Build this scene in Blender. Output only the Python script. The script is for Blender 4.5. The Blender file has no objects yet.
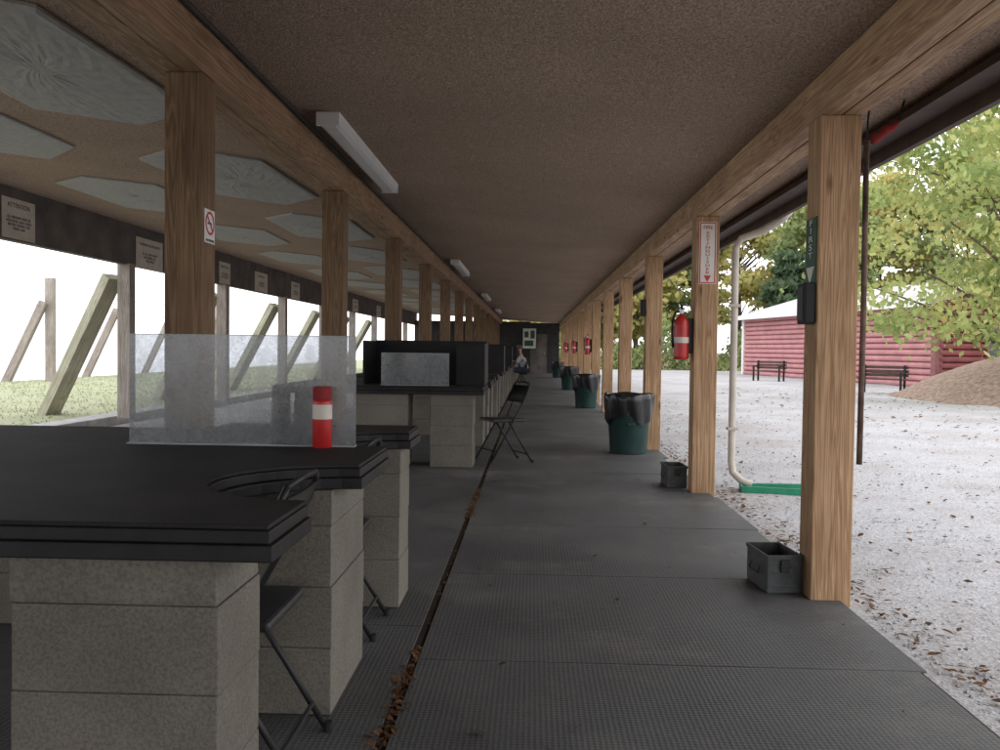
import bpy, math, random
from mathutils import Vector, Matrix
random.seed(7)
R=math.radians; PI=math.pi
sc=bpy.context.scene; C=sc.collection
sc.view_settings.view_transform='Standard'; sc.view_settings.look='None'; sc.view_settings.exposure=0

# ------------------------------------------------------------ materials
def new_mat(name, rough=.8, spec=.3, metal=0):
    m=bpy.data.materials.new(name); m.use_nodes=True
    n=m.node_tree.nodes; l=m.node_tree.links; b=n['Principled BSDF']
    b.inputs['Roughness'].default_value=rough; b.inputs['Specular IOR Level'].default_value=spec
    b.inputs['Metallic'].default_value=metal
    return m,n,l,b
def coords(n,l,scale=(1,1,1),rand=False,kind='Object'):
    tc=n.new('ShaderNodeTexCoord'); mp=n.new('ShaderNodeMapping'); mp.inputs['Scale'].default_value=scale
    l.new(tc.outputs[kind],mp.inputs['Vector'])
    if rand:
        oi=n.new('ShaderNodeObjectInfo'); vm=n.new('ShaderNodeVectorMath'); vm.operation='MULTIPLY_ADD'
        cx=n.new('ShaderNodeCombineXYZ')
        for i in range(3): l.new(oi.outputs['Random'],cx.inputs[i])
        l.new(cx.outputs[0],vm.inputs[0]); vm.inputs[1].default_value=(37,53,71); l.new(mp.outputs[0],vm.inputs[2])
        return vm.outputs[0]
    return mp.outputs[0]
def ramp(n,l,src,stops):
    r=n.new('ShaderNodeValToRGB'); e=r.color_ramp.elements
    while len(e)<len(stops): e.new(.5)
    for i,(p,c) in enumerate(stops):
        e[i].position=p; e[i].color=(c[0],c[1],c[2],1)
    l.new(src,r.inputs[0]); return r.outputs[0]
def noise(n,l,v,scale,detail=4,rough=.55,dist=0):
    t=n.new('ShaderNodeTexNoise'); t.inputs['Scale'].default_value=scale; t.inputs['Detail'].default_value=detail
    t.inputs['Roughness'].default_value=rough; t.inputs['Distortion'].default_value=dist
    l.new(v,t.inputs['Vector']); return t.outputs['Fac']
def bump(n,l,b,src,strength=.3,dist=.01):
    k=n.new('ShaderNodeBump'); k.inputs['Strength'].default_value=strength; k.inputs['Distance'].default_value=dist
    l.new(src,k.inputs['Height']); l.new(k.outputs[0],b.inputs['Normal'])
def mixc(n,l,a,c,fac,mode='MULTIPLY'):
    x=n.new('ShaderNodeMix'); x.data_type='RGBA'; x.blend_type=mode
    for s,v in ((x.inputs[6],a),(x.inputs[7],c)):
        if hasattr(v,'is_linked'): l.new(v,s)
        else: s.default_value=(v[0],v[1],v[2],1)
    if hasattr(fac,'is_linked'): l.new(fac,x.inputs[0])
    else: x.inputs[0].default_value=fac
    return x.outputs[2]
def plain(name,col,rough=.6,spec=.3,metal=0,var=.25,sc_=6,bmp=0,bs=80):
    m,n,l,b=new_mat(name,rough,spec,metal)
    v=coords(n,l,rand=True); f=noise(n,l,v,sc_,5)
    d=tuple(c*(1-var) for c in col); h=tuple(min(1,c*(1+var)) for c in col)
    l.new(ramp(n,l,f,[(.3,d),(.7,h)]),b.inputs['Base Color'])
    if bmp: bump(n,l,b,noise(n,l,v,bs,3),bmp,.004)
    return m
def wood(name,axis,c1,c2,rough=.7):
    m,n,l,b=new_mat(name,rough,.2)
    s=[16,16,16]; s[axis]=.55
    v=coords(n,l,tuple(s),rand=True)
    g=noise(n,l,v,1.3,3,.5,.8)
    w=n.new('ShaderNodeMath'); w.operation='MULTIPLY'; w.inputs[1].default_value=9; l.new(g,w.inputs[0])
    fr=n.new('ShaderNodeMath'); fr.operation='PINGPONG'; fr.inputs[1].default_value=.5; l.new(w.outputs[0],fr.inputs[0])
    dk=tuple(c*.76 for c in c1)
    col=ramp(n,l,fr.outputs[0],[(0,c2),(.3,c1),(.5,dk)])
    s2=[70,70,70]; s2[axis]=2
    fine=noise(n,l,coords(n,l,tuple(s2),rand=True),1,4)
    col=mixc(n,l,col,ramp(n,l,fine,[(.3,(.72,.72,.72)),(.7,(1.1,1.08,1.05))]),.7)
    blot=noise(n,l,coords(n,l,(1.3,1.3,1.3),rand=True),1.5,4)
    col=mixc(n,l,col,ramp(n,l,blot,[(.35,(.74,.71,.68)),(.65,(1.05,1.05,1.05))]),.8)
    s3=[5,5,5]; s3[axis]=1.6
    vo=n.new('ShaderNodeTexVoronoi'); vo.inputs['Scale'].default_value=1; l.new(coords(n,l,tuple(s3),rand=True),vo.inputs['Vector'])
    col=mixc(n,l,col,ramp(n,l,vo.outputs['Distance'],[(.05,(.3,.2,.13)),(.12,(1,1,1))]),.8)
    l.new(col,b.inputs['Base Color']); bump(n,l,b,fine,.25,.004)
    return m
M={}
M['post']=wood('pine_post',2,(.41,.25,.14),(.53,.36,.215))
M['post_shaded']=wood('pine_post_in_shade',2,(.20,.125,.075),(.28,.185,.115))  # same pine as the right posts, with shade darkened into the colour
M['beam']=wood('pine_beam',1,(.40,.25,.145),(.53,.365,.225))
M['beam_shaded']=wood('pine_beam_in_shade',1,(.32,.20,.12),(.43,.29,.185))  # same pine as the right beam, its shade painted in as a browner tone
M['outer_post']=wood('weathered_post',2,(.33,.29,.26),(.44,.40,.36))
M['brace']=wood('weathered_brace',2,(.43,.42,.32),(.55,.535,.43))
M['header']=plain('header_paint',(.135,.12,.11),.8,.2,var=.3,sc_=3)
M['fascia']=plain('fascia_brown',(.09,.062,.052),.7)
M['conduit']=plain('dark_conduit',(.04,.035,.03),.6)
# ceiling board
m,n,l,b=new_mat('ceiling_board',.95,.05); v=coords(n,l)
a=noise(n,l,coords(n,l,(1,.6,1)),95,3,.75); big=noise(n,l,v,.7,5,.6)
wv=n.new('ShaderNodeTexVoronoi'); wv.inputs['Scale'].default_value=50; l.new(coords(n,l,(1.6,.8,1)),wv.inputs['Vector'])
col=ramp(n,l,a,[(.36,(.26,.185,.14)),(.5,(.40,.298,.232)),(.66,(.56,.435,.35))])
col=mixc(n,l,col,ramp(n,l,wv.outputs['Distance'],[(.1,(.80,.80,.80)),(.6,(1.1,1.1,1.1))]),.8)
col=mixc(n,l,col,ramp(n,l,big,[(.3,(.84,.84,.84)),(.7,(1.06,1.06,1.06))]),.8)
sp=n.new('ShaderNodeSeparateXYZ'); l.new(v,sp.inputs[0])
def seam(sock,period,off,wid):
    a_=n.new('ShaderNodeMath'); a_.operation='ADD'; a_.inputs[1].default_value=off; l.new(sock,a_.inputs[0])
    q=n.new('ShaderNodeMath'); q.operation='PINGPONG'; q.inputs[1].default_value=period/2; l.new(a_.outputs[0],q.inputs[0])
    z=n.new('ShaderNodeMath'); z.operation='GREATER_THAN'; z.inputs[1].default_value=wid; l.new(q.outputs[0],z.inputs[0]); return z.outputs[0]
col=mixc(n,l,col,ramp(n,l,seam(sp.outputs[1],3.66,1.0,.004),[(0,(.6,.6,.6)),(1,(1,1,1))]),.7)
l.new(col,b.inputs['Base Color']); bump(n,l,b,a,.75,.015); M['ceiling']=m
# quilted insulation
m,n,l,b=new_mat('quilted_insulation',1.0,0.0)
def vor(sc_,sx):
    vo=n.new('ShaderNodeTexVoronoi'); vo.inputs['Scale'].default_value=sc_; vo.inputs['Randomness'].default_value=.6; l.new(coords(n,l,sx,rand=True),vo.inputs['Vector']); return vo.outputs['Distance']
q1=vor(9,(1,1.3,.1)); q2=noise(n,l,coords(n,l,(14,7,1),rand=True),1.6,6,.75)
fz=noise(n,l,coords(n,l,rand=True),60,4,.7)
col=ramp(n,l,q1,[(0,(.32,.308,.298)),(.12,(.43,.418,.405)),(.5,(.47,.458,.445))])
col=mixc(n,l,col,ramp(n,l,q2,[(.35,(.84,.84,.84)),(.65,(1.05,1.05,1.05))]),.8)
col=mixc(n,l,col,ramp(n,l,fz,[(.3,(.88,.88,.88)),(.7,(1.06,1.06,1.06))]),.8)
l.new(col,b.inputs['Base Color']); bump(n,l,b,q2,.25,.02); M['quilt']=m
# rubber mat floor
m,n,l,b=new_mat('rubber_floor',.5,.25); v=coords(n,l)
a=noise(n,l,v,1.1,6,.65); f=noise(n,l,v,130,2)
vo=n.new('ShaderNodeTexVoronoi'); vo.inputs['Scale'].default_value=55; vo.inputs['Randomness'].default_value=.12; l.new(v,vo.inputs['Vector'])
col=ramp(n,l,a,[(.3,(.060,.061,.062)),(.52,(.085,.086,.087)),(.75,(.125,.124,.121))])
col=mixc(n,l,col,ramp(n,l,f,[(.3,(.72,.72,.72)),(.75,(1.3,1.28,1.25))]),.8)
dirt=noise(n,l,coords(n,l,(1,1,1)),.8,12,.8)
col=mixc(n,l,col,(.18,.165,.145),ramp(n,l,dirt,[(.52,(0,0,0)),(.66,(.6,.6,.6))]),'MIX')
l.new(col,b.inputs['Base Color']); bump(n,l,b,vo.outputs['Distance'],.5,.006)
l.new(ramp(n,l,a,[(.3,(.52,.52,.52)),(.7,(.75,.75,.75))]),b.inputs['Roughness']); M['floor']=m
M['dirt']=plain('dirt_base',(.045,.037,.03),.95,.05,sc_=20)
M['concrete']=plain('pale_concrete',(.46,.455,.45),.9,.1,sc_=5,bmp=.3)
# block
m,n,l,b=new_mat('concrete_block',.95,.1); v=coords(n,l,rand=True)
a=noise(n,l,v,2.2,6); f=noise(n,l,v,120,3,.7)
col=ramp(n,l,a,[(.3,(.150,.138,.114)),(.7,(.225,.208,.175))])
col=mixc(n,l,col,ramp(n,l,f,[(.35,(.62,.62,.62)),(.6,(1.05,1.05,1.05))]),.8)
l.new(col,b.inputs['Base Color']); bump(n,l,b,f,.5,.005); M['block']=m
M['tabletop']=plain('black_painted_board',(.015,.014,.014),.55,.3,var=.5,sc_=8,bmp=.3,bs=40)
m,n,l,b=new_mat('black_bench_mat',.68,.25); v=coords(n,l); a=noise(n,l,v,2.5,7,.7); f=noise(n,l,v,220,2)
col=ramp(n,l,a,[(.35,(.010,.010,.011)),(.7,(.030,.028,.027))]); col=mixc(n,l,col,ramp(n,l,f,[(.3,(.6,.6,.6)),(.75,(1.6,1.6,1.6))]),.8)
l.new(col,b.inputs['Base Color']); bump(n,l,b,f,.5,.003); M['mat']=m
M['black']=plain('black_plastic',(.014,.014,.015),.6,.3)
M['black_metal']=plain('black_metal',(.018,.018,.019),.5,.35)
M['bag']=plain('black_bag',(.012,.012,.013),.28,.6,bmp=.5,bs=14)
M['can_green']=plain('dark_green_plastic',(.012,.042,.036),.5,.4)
M['green']=plain('green_plastic',(.02,.22,.12),.45,.4)
M['ammo']=plain('grey_green_metal',(.050,.054,.053),.5,.4,var=.35,sc_=20)
M['greycan']=plain('grey_can',(.045,.045,.05),.4,.4,var=.1)
M['red']=plain('red_paint',(.44,.02,.02),.35,.5,var=.1)
M['redcloth']=plain('red_cloth',(.24,.035,.035),.85,.1)
M['rust']=plain('rusty_brown_pipe',(.12,.08,.065),.75,.2,var=.5,sc_=12)
M['white']=plain('white_paint',(.75,.75,.73),.5,.3,var=.05)
M['signwhite']=plain('sign_white',(.66,.64,.58),.5,.3,var=.08)
M['ink']=plain('ink',(.09,.09,.09),.6)
M['redink']=plain('red_ink',(.50,.03,.03),.5,var=.05)
M['greensign']=plain('dark_green_sign',(.035,.085,.05),.5)
M['lens']=plain('ribbed_lens',(.72,.73,.72),.3,.5,var=.05)
M['cream']=plain('cream_metal',(.50,.46,.40),.5,.3,var=.15,sc_=4)
M['steel']=plain('steel',(.45,.45,.45),.35,.5,metal=.7)
M['grass']=plain('grass_ground',(.36,.37,.25),.95,.05,var=.15,sc_=1.5,bmp=.3,bs=30)
M['blade']=plain('grass_blade',(.33,.39,.21),.9,.1,var=.2,sc_=1)
M['haze_white']=plain('haze_white_ground',(.88,.88,.91),.95,.05,var=.02,sc_=.3)  # near-white colour stands in for the bright haze past the grass
M['forest']=plain('forest_floor',(.16,.12,.07),.95,.05,var=.4,sc_=1)
M['mulch']=plain('pine_straw_mulch',(.30,.225,.18),.95,.05,var=.4,sc_=9,bmp=1,bs=18)
# gravel
m,n,l,b=new_mat('gravel',.95,.1); v=coords(n,l)
vo=n.new('ShaderNodeTexVoronoi'); vo.inputs['Scale'].default_value=80; l.new(v,vo.inputs['Vector'])
bw=n.new('ShaderNodeRGBToBW'); l.new(vo.outputs['Color'],bw.inputs[0])
col=ramp(n,l,bw.outputs[0],[(.15,(.32,.32,.33)),(.5,(.42,.42,.43)),(.85,(.53,.53,.54))])
a=noise(n,l,v,.5,7,.7); col=mixc(n,l,col,ramp(n,l,a,[(.38,(.80,.75,.71)),(.58,(1,1,1))]),.9)
l.new(col,b.inputs['Base Color']); bump(n,l,b,vo.outputs['Distance'],.3,.01); M['gravel']=m
M['stone']=plain('gravel_stone',(.42,.42,.43),.9,.1,var=.3,sc_=9)
# acrylic
m,n,l,b=new_mat('scratched_acrylic',.12,.5); tr=n.new('ShaderNodeBsdfTransparent'); mx=n.new('ShaderNodeMixShader')
tr.inputs[0].default_value=(.90,.92,.93,1)
df=n.new('ShaderNodeBsdfTranslucent'); df.inputs[0].default_value=(.50,.53,.55,1)
dd=n.new('ShaderNodeBsdfDiffuse'); dd.inputs[0].default_value=(.42,.44,.45,1)
gl=n.new('ShaderNodeBsdfGlossy'); gl.inputs['Roughness'].default_value=.15
m1=n.new('ShaderNodeMixShader'); m1.inputs[0].default_value=.5; l.new(df.outputs[0],m1.inputs[1]); l.new(dd.outputs[0],m1.inputs[2])
m2=n.new('ShaderNodeMixShader'); m2.inputs[0].default_value=.1; l.new(m1.outputs[0],m2.inputs[1]); l.new(gl.outputs[0],m2.inputs[2])
nf=noise(n,l,coords(n,l),8,14,.9); l.new(ramp(n,l,nf,[(.38,(.28,.28,.28)),(.65,(.62,.62,.62))]),mx.inputs[0])
l.new(tr.outputs[0],mx.inputs[1]); l.new(m2.outputs[0],mx.inputs[2]); l.new(mx.outputs[0],n['Material Output'].inputs[0]); M['acrylic']=m
M['edge']=plain('acrylic_edge',(.36,.39,.39),.4,.4)
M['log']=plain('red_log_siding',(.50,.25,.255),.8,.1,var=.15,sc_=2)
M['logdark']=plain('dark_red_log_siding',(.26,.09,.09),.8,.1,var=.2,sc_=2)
M['darkred']=plain('dark_red_trim',(.24,.10,.10),.7)
M['roof']=plain('tan_shingle',(.48,.46,.45),.9,.1,var=.15,sc_=4,bmp=.4,bs=20)
M['glass']=plain('dark_glass',(.03,.035,.04),.1,.6)
M['bark']=plain('bark',(.13,.10,.08),.95,.05,var=.4,sc_=8,bmp=.6,bs=20)
M['skin']=plain('skin',(.45,.28,.2),.6); M['shirt']=plain('grey_shirt',(.38,.39,.41),.9); M['jeans']=plain('dark_jeans',(.05,.06,.09),.9)
M['endwall']=plain('dark_end_wall',(.045,.043,.042),.9,.1)
M['label']=plain('paper_label',(.60,.56,.48),.6,var=.12)
M['tan_seat']=plain('chair_seat_vinyl',(.03,.03,.032),.45,.4)
def leafmat(name,c1,c2,c3,s=.9):
    m=bpy.data.materials.new(name); m.use_nodes=True; n=m.node_tree.nodes; l=m.node_tree.links; n.remove(n['Principled BSDF'])
    v=coords(n,l,rand=True); f=noise(n,l,v,s,6,.75)
    col=ramp(n,l,f,[(.33,c1),(.5,c2),(.68,c3)])
    d=n.new('ShaderNodeBsdfDiffuse'); t=n.new('ShaderNodeBsdfTranslucent'); l.new(col,d.inputs[0]); l.new(col,t.inputs[0])
    x=n.new('ShaderNodeMixShader'); x.inputs[0].default_value=.5; l.new(d.outputs[0],x.inputs[1]); l.new(t.outputs[0],x.inputs[2])
    l.new(x.outputs[0],n['Material Output'].inputs[0]); return m
M['leaf_maple']=leafmat('maple_leaves',(.20,.28,.10),(.40,.46,.18),(.64,.56,.22),.8)
M['leaf_yellow']=leafmat('yellow_leaves',(.34,.36,.14),(.55,.52,.21),(.66,.53,.22),.3)
M['leaf_green']=leafmat('green_leaves',(.19,.25,.11),(.32,.38,.17),(.49,.49,.22),.3)
M['leaf_pine']=leafmat('pine_needles',(.09,.14,.08),(.13,.19,.11),(.20,.26,.14),.5)
M['leaf_dry']=leafmat('dry_leaves',(.09,.05,.03),(.17,.095,.055),(.30,.19,.10),6)

# ------------------------------------------------------------ mesh builder
class MB:
    def __init__(s): s.v=[]; s.f=[]
    def add(s,vs,fs):
        o=len(s.v); s.v+= [tuple(p) for p in vs]; s.f+=[tuple(i+o for i in q) for q in fs]; return s
    def box(s,x0,x1,y0,y1,z0,z1,mt=None):
        vs=[Vector(p) for p in ((x0,y0,z0),(x1,y0,z0),(x1,y1,z0),(x0,y1,z0),(x0,y0,z1),(x1,y0,z1),(x1,y1,z1),(x0,y1,z1))]
        if mt: vs=[mt@p for p in vs]
        return s.add(vs,[(0,3,2,1),(4,5,6,7),(0,1,5,4),(1,2,6,5),(2,3,7,6),(3,0,4,7)])
    def prism(s,poly,z0,z1,mt=None):
        k=len(poly); vs=[Vector((x,y,z0)) for x,y in poly]+[Vector((x,y,z1)) for x,y in poly]
        if mt: vs=[mt@p for p in vs]
        fs=[tuple(range(k-1,-1,-1)),tuple(range(k,2*k))]+[(i,(i+1)%k,(i+1)%k+k,i+k) for i in range(k)]
        return s.add(vs,fs)
    def tube(s,pts,r,seg=8,r2=None):
        pts=[Vector(p) for p in pts]; k=len(pts); vs=[]; fs=[]
        rs=[r if r2 is None else r+(r2-r)*i/(k-1) for i in range(k)] if not isinstance(r,(list,tuple)) else r
        up=None
        for i,p in enumerate(pts):
            t=(pts[min(i+1,k-1)]-pts[max(i-1,0)]).normalized()
            if up is None: up=t.orthogonal().normalized()
            u=(up-t*up.dot(t)).normalized(); up=u; w=t.cross(u)
            for j in range(seg):
                a=2*PI*j/seg; vs.append(p+(u*math.cos(a)+w*math.sin(a))*rs[i])
        for i in range(k-1):
            for j in range(seg):
                fs.append((i*seg+j,i*seg+(j+1)%seg,(i+1)*seg+(j+1)%seg,(i+1)*seg+j))
        fs.append(tuple(range(seg-1,-1,-1))); fs.append(tuple((k-1)*seg+j for j in range(seg)))
        return s.add(vs,fs)
    def lathe(s,prof,seg=24,c=(0,0,0),wob=0):
        vs=[];fs=[];k=len(prof)
        for i,(r,z) in enumerate(prof):
            for j in range(seg):
                a=2*PI*j/seg; rr=r*(1+wob*random.uniform(-1,1)); vs.append((c[0]+rr*math.cos(a),c[1]+rr*math.sin(a),c[2]+z+wob*.15*random.uniform(-1,1)))
        for i in range(k-1):
            for j in range(seg): fs.append((i*seg+j,i*seg+(j+1)%seg,(i+1)*seg+(j+1)%seg,(i+1)*seg+j))
        fs.append(tuple(range(seg-1,-1,-1))); fs.append(tuple((k-1)*seg+j for j in range(seg)))
        return s.add(vs,fs)
    def build(s,name,mat,parent=None,loc=(0,0,0),bevel=0,smooth=False,rotz=0):
        me=bpy.data.meshes.new(name); me.from_pydata(s.v,[],s.f); me.update()
        me.materials.append(M[mat] if isinstance(mat,str) else mat)
        if smooth: me.polygons.foreach_set('use_smooth',[True]*len(me.polygons))
        o=bpy.data.objects.new(name,me); C.objects.link(o); o.parent=parent; o.location=loc; o.rotation_euler[2]=rotz
        if bevel:
            b=o.modifiers.new('bevel','BEVEL'); b.width=bevel; b.segments=2; b.limit_method='ANGLE'; b.angle_limit=R(40)
        return o
def tag(o,label=None,cat=None,group=None,kind=None):
    if label: o['label']=label
    if cat: o['category']=cat
    if group: o['group']=group
    if kind: o['kind']=kind
    return o
def thing(name,loc,label,cat,group=None,rotz=0):
    o=bpy.data.objects.new(name,None); C.objects.link(o); o.location=loc; o.rotation_euler=(0,0,rotz); o.empty_display_size=.1
    return tag(o,label,cat,group)
def struct(mb,name,mat,label=None,**k):
    o=mb.build(name,mat,**k); tag(o,label,name.replace('_',' '),kind='structure'); return o
def text(txt,size,mat,parent,x=0,z=0,y=-.006,name='lettering',align='CENTER',stretch=1):
    cu=bpy.data.curves.new('t','FONT'); cu.body=txt; cu.size=size; cu.align_x=align; cu.align_y='CENTER'; cu.extrude=.0006; cu.space_line=.95
    t=bpy.data.objects.new('t',cu); C.objects.link(t); bpy.context.view_layer.update()
    me=bpy.data.meshes.new_from_object(t.evaluated_get(bpy.context.evaluated_depsgraph_get()))
    bpy.data.objects.remove(t)
    me.transform(Matrix.Translation((x,y,z))@Matrix.Rotation(PI/2,4,'X')@Matrix.Diagonal((stretch,1,1,1)))
    me.materials.clear(); me.materials.append(M[mat]); me.name=name
    o=bpy.data.objects.new(name,me); C.objects.link(o); o.parent=parent; return o
ORD=['first','second','third','fourth','fifth','sixth','seventh','eighth','ninth','tenth','eleventh','twelfth','thirteenth','fourteenth','fifteenth']

def ceil_z(x): return 2.63-.06*x
YE=45.0; YB=-10.0
# ------------------------------------------------------------ setting
g=MB(); g.box(-400,400,-60,700,-.6,-.06); struct(g,'ground','forest')
g=MB(); nx,ny=30,60
vs=[];fs=[]
for j in range(ny+1):
    for i in range(nx+1):
        x=1.5+(34)*(i/nx)**1.5; y=-10+68*j/ny
        vs.append((x,y,-.035+.012*math.sin(x*3.1+y*1.7)+.01*math.sin(y*4.3-x)))
for j in range(ny):
    for i in range(nx): a=j*(nx+1)+i; fs.append((a,a+1,a+nx+2,a+nx+1))
g.add(vs,fs); struct(g,'gravel_yard','gravel',smooth=True)
g=MB(); vs=[];fs=[];k=30
for j in range(k+1):
    for i in range(k+1):
        u=i/k*2-1; w=j/k*2-1; h=max(0,1-(u*u+w*w))**.8
        vs.append((18+7.6*u,24.5+6.5*w,-.05+1.8*h+.05*random.random()*h))
for j in range(k):
    for i in range(k): a=j*(k+1)+i; fs.append((a,a+1,a+k+2,a+k+1))
g.add(vs,fs); struct(g,'terrain_bank','mulch',smooth=True)
g=MB(); g.box(-6.2,1.50,YB,YE+.2,-.3,-.012); struct(g,'floor','dirt')
g=MB(); y=-1.88-1.31*5
while y<YE:
    L=1.31
    dz=random.uniform(-.002,.002)
    x1=1.52+random.uniform(-.05,.045)
    g.box(-.425,x1,y,y+L-.005,-.011,dz)
    g.box(-2.4,-.462,y+.4,y+.4+L-.005,-.011,-.001+random.uniform(-.002,.002))
    y+=L
struct(g,'walkway','floor',bevel=.003)
g=MB(); g.box(-3.6,-2.41,YB,YE,-.011,-.004); struct(g,'slab_floor','floor')
g=MB(); g.box(-6.19,-3.61,YB,YE,-.011,-.003); struct(g,'concrete_apron','concrete')
g=MB(); g.box(-6.6,-6.2,YB,YE+2,-.3,.13); struct(g,'kerb','concrete',bevel=.01)
g=MB(); g.box(-15,-6.6,-10,120,-.3,.10); struct(g,'grass_strip','grass')
me=MB(); P=[(-15,.06),(-20,.2),(-32,.6),(-60,5.0),(-250,16)]
vs=[(x,-40,z) for x,z in P]+[(x,400,z) for x,z in P]; me.add(vs,[(i,i+1,i+6,i+5) for i in range(4)])
struct(me,'haze_terrain','haze_white')  # slope added to hide the horizon, its white painting the haze
g=MB()
for _ in range(16000):
    x=random.uniform(-15,-6.65); y=random.uniform(8,45); h=random.uniform(.02,.05); a=random.random()*PI; w=.012
    g.add([(x-w*math.cos(a),y-w*math.sin(a),.1),(x+w*math.cos(a),y+w*math.sin(a),.1),(x+random.uniform(-.04,.04),y+random.uniform(-.04,.04),.1+h)],[(0,1,2)])
tag(g.build('grass','blade'),'short yellow green grass beyond the left posts','grass',kind='stuff')
g=MB()
for _ in range(10000):
    y=1.5+16*random.random()**1.3; x=1.58+random.random()**1.4*(2+y*.75)
    s=random.uniform(.004,.012)
    q=[Vector((random.uniform(.6,1.2)*a,random.uniform(.6,1.2)*b,random.uniform(.4,.8)*c))*s for a,b,c in((1,0,0),(0,1,0),(-1,0,0),(0,-1,0),(0,0,1),(0,0,-1))]
    rz=Matrix.Rotation(random.random()*6,3,'Z')
    g.add([rz@p+Vector((x,y,-.030)) for p in q],[(0,1,4),(1,2,4),(2,3,4),(3,0,4),(1,0,5),(2,1,5),(3,2,5),(0,3,5)])
tag(g.build('gravel_stones','stone'),'loose pale grey gravel stones beside the walkway','gravel',kind='stuff')
def leaf(g,x,y,z,s,flat=.35):
    rot=Matrix.Rotation(random.random()*6.3,3,'Z')@Matrix.Rotation(random.uniform(-flat,flat),3,'X')@Matrix.Rotation(random.uniform(-flat,flat),3,'Y')
    pts=[(-1,0,0),(-.3,.5,.12),(.5,.45,.1),(1.1,0,0),(.5,-.45,.1),(-.3,-.5,.12)]
    g.add([rot@(Vector(p)*s)+Vector((x,y,z)) for p in pts],[(0,1,2,3),(0,3,4,5)])
g=MB()
for _ in range(1300): leaf(g,random.uniform(1.6,1.6+9*random.random()),random.uniform(2,22),-.012,random.uniform(.012,.032))
for _ in range(380): leaf(g,random.uniform(5.5,14),random.uniform(12,30),-.01,random.uniform(.03,.06))
for _ in range(900): leaf(g,1.59+abs(random.gauss(0,.12)),random.uniform(2,20),-.015,random.uniform(.01,.025))
tag(g.build('fallen_leaves','leaf_dry'),'brown fallen leaves scattered over the pale gravel','leaves',kind='stuff')
g=MB()
for _ in range(1000):
    y=random.choice([random.uniform(2,3.5),random.uniform(6.2,7.5),random.uniform(6.2,7.5),random.uniform(1,20)])
    leaf(g,random.uniform(-.462,-.425),y,random.uniform(-.010,.002),random.uniform(.007,.015),.8)
for _ in range(130):
    leaf(g,-.44+random.gauss(0,.025),random.choice([random.uniform(2.5,3.3),random.uniform(6.2,7.3)]),.004,random.uniform(.007,.016),.8)
tag(g.build('leaf_litter','leaf_dry'),'dry leaf litter filling the long gap between floor mats','leaves',kind='stuff')
g=MB()
for (x,y) in [(-.33,7.9),(.38,5.1),(.42,4.2),(-.3,6.9),(.8,6.1),(-.1,3.3),(1.0,8.2),(.1,9.9),(.6,11),(-.2,4.4),(.15,2.75),(-.15,2.7)]:
    leaf(g,x,y,.008,random.uniform(.015,.028),.5)
for _ in range(260): leaf(g,random.uniform(-.4,1.5),random.uniform(2.5,20),.004,random.uniform(.003,.008),.5)
tag(g.build('scattered_leaves','leaf_dry'),'few small dry leaves lying on the dark walkway mats','leaves',kind='stuff')

g=MB(); x0,x1=-6.4,2.15
g.add([(x0,YB,ceil_z(x0)),(x1,YB,ceil_z(x1)),(x1,YE+.5,ceil_z(x1)),(x0,YE+.5,ceil_z(x0)),(x0,YB,ceil_z(x0)+.2),(x1,YB,ceil_z(x1)+.2),(x1,YE+.5,ceil_z(x1)+.2),(x0,YE+.5,ceil_z(x0)+.2)],
      [(0,3,2,1),(4,5,6,7),(0,1,5,4),(1,2,6,5),(2,3,7,6),(3,0,4,7)])
struct(g,'ceiling','ceiling')
def hexa(cx,cy,hw,hl,lab):
    g=MB(); tip=.6
    pts=[(-hw,-hl+tip),(-.1*hw,-hl),(hw,-hl+tip*.6),(hw,hl-tip),(.1*hw,hl),(-hw,hl-tip*.6)]
    pts=[(a+random.uniform(-.05,.05),b+random.uniform(-.06,.06)) for a,b in pts]
    N=12; vs=[];fs=[]
    ring=[]
    for i in range(6):
        for s in range(N):
            a=pts[i];b=pts[(i+1)%6]; f=s/N; ring.append((a[0]+(b[0]-a[0])*f,a[1]+(b[1]-a[1])*f))
    T=[1.0,1.0,.95,.9,.8,.7,.6,.5,.4,.3,.2,.1]; K=len(ring)
    for ti,t in enumerate(T):
        d=0 if ti==0 else (-.016 if ti==1 else -.022)
        for (x,y) in ring:
            xx,yy=x*t,y*t
            q=random.uniform(-.004,.004) if ti>1 else 0
            vs.append((xx,yy,d-.06*xx+q))
    for r_ in range(len(T)-1):
        for j in range(K):
            a=r_*K+j;b=r_*K+(j+1)%K; fs.append((a,a+K,b+K,b))
    fs.append(tuple((len(T)-1)*K+j for j in range(K-1,-1,-1)))
    g.add(vs,fs); o=g.build('insulation_panel','quilt',loc=(cx,cy,ceil_z(cx)-.003))
    tag(o,lab,'insulation panel','quilted insulation panels under the left ceiling')
for i in range(11):
    y=5.0+3.4*i
    hexa(-2.85,y,.58,1.34,'silver quilted insulation panel, %s from the camera in the row nearest the left posts'%ORD[i])
    hexa(-4.5,y+1.6,.62,1.28,'silver quilted insulation panel, %s from the camera in the row nearest the range opening'%ORD[i])

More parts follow.
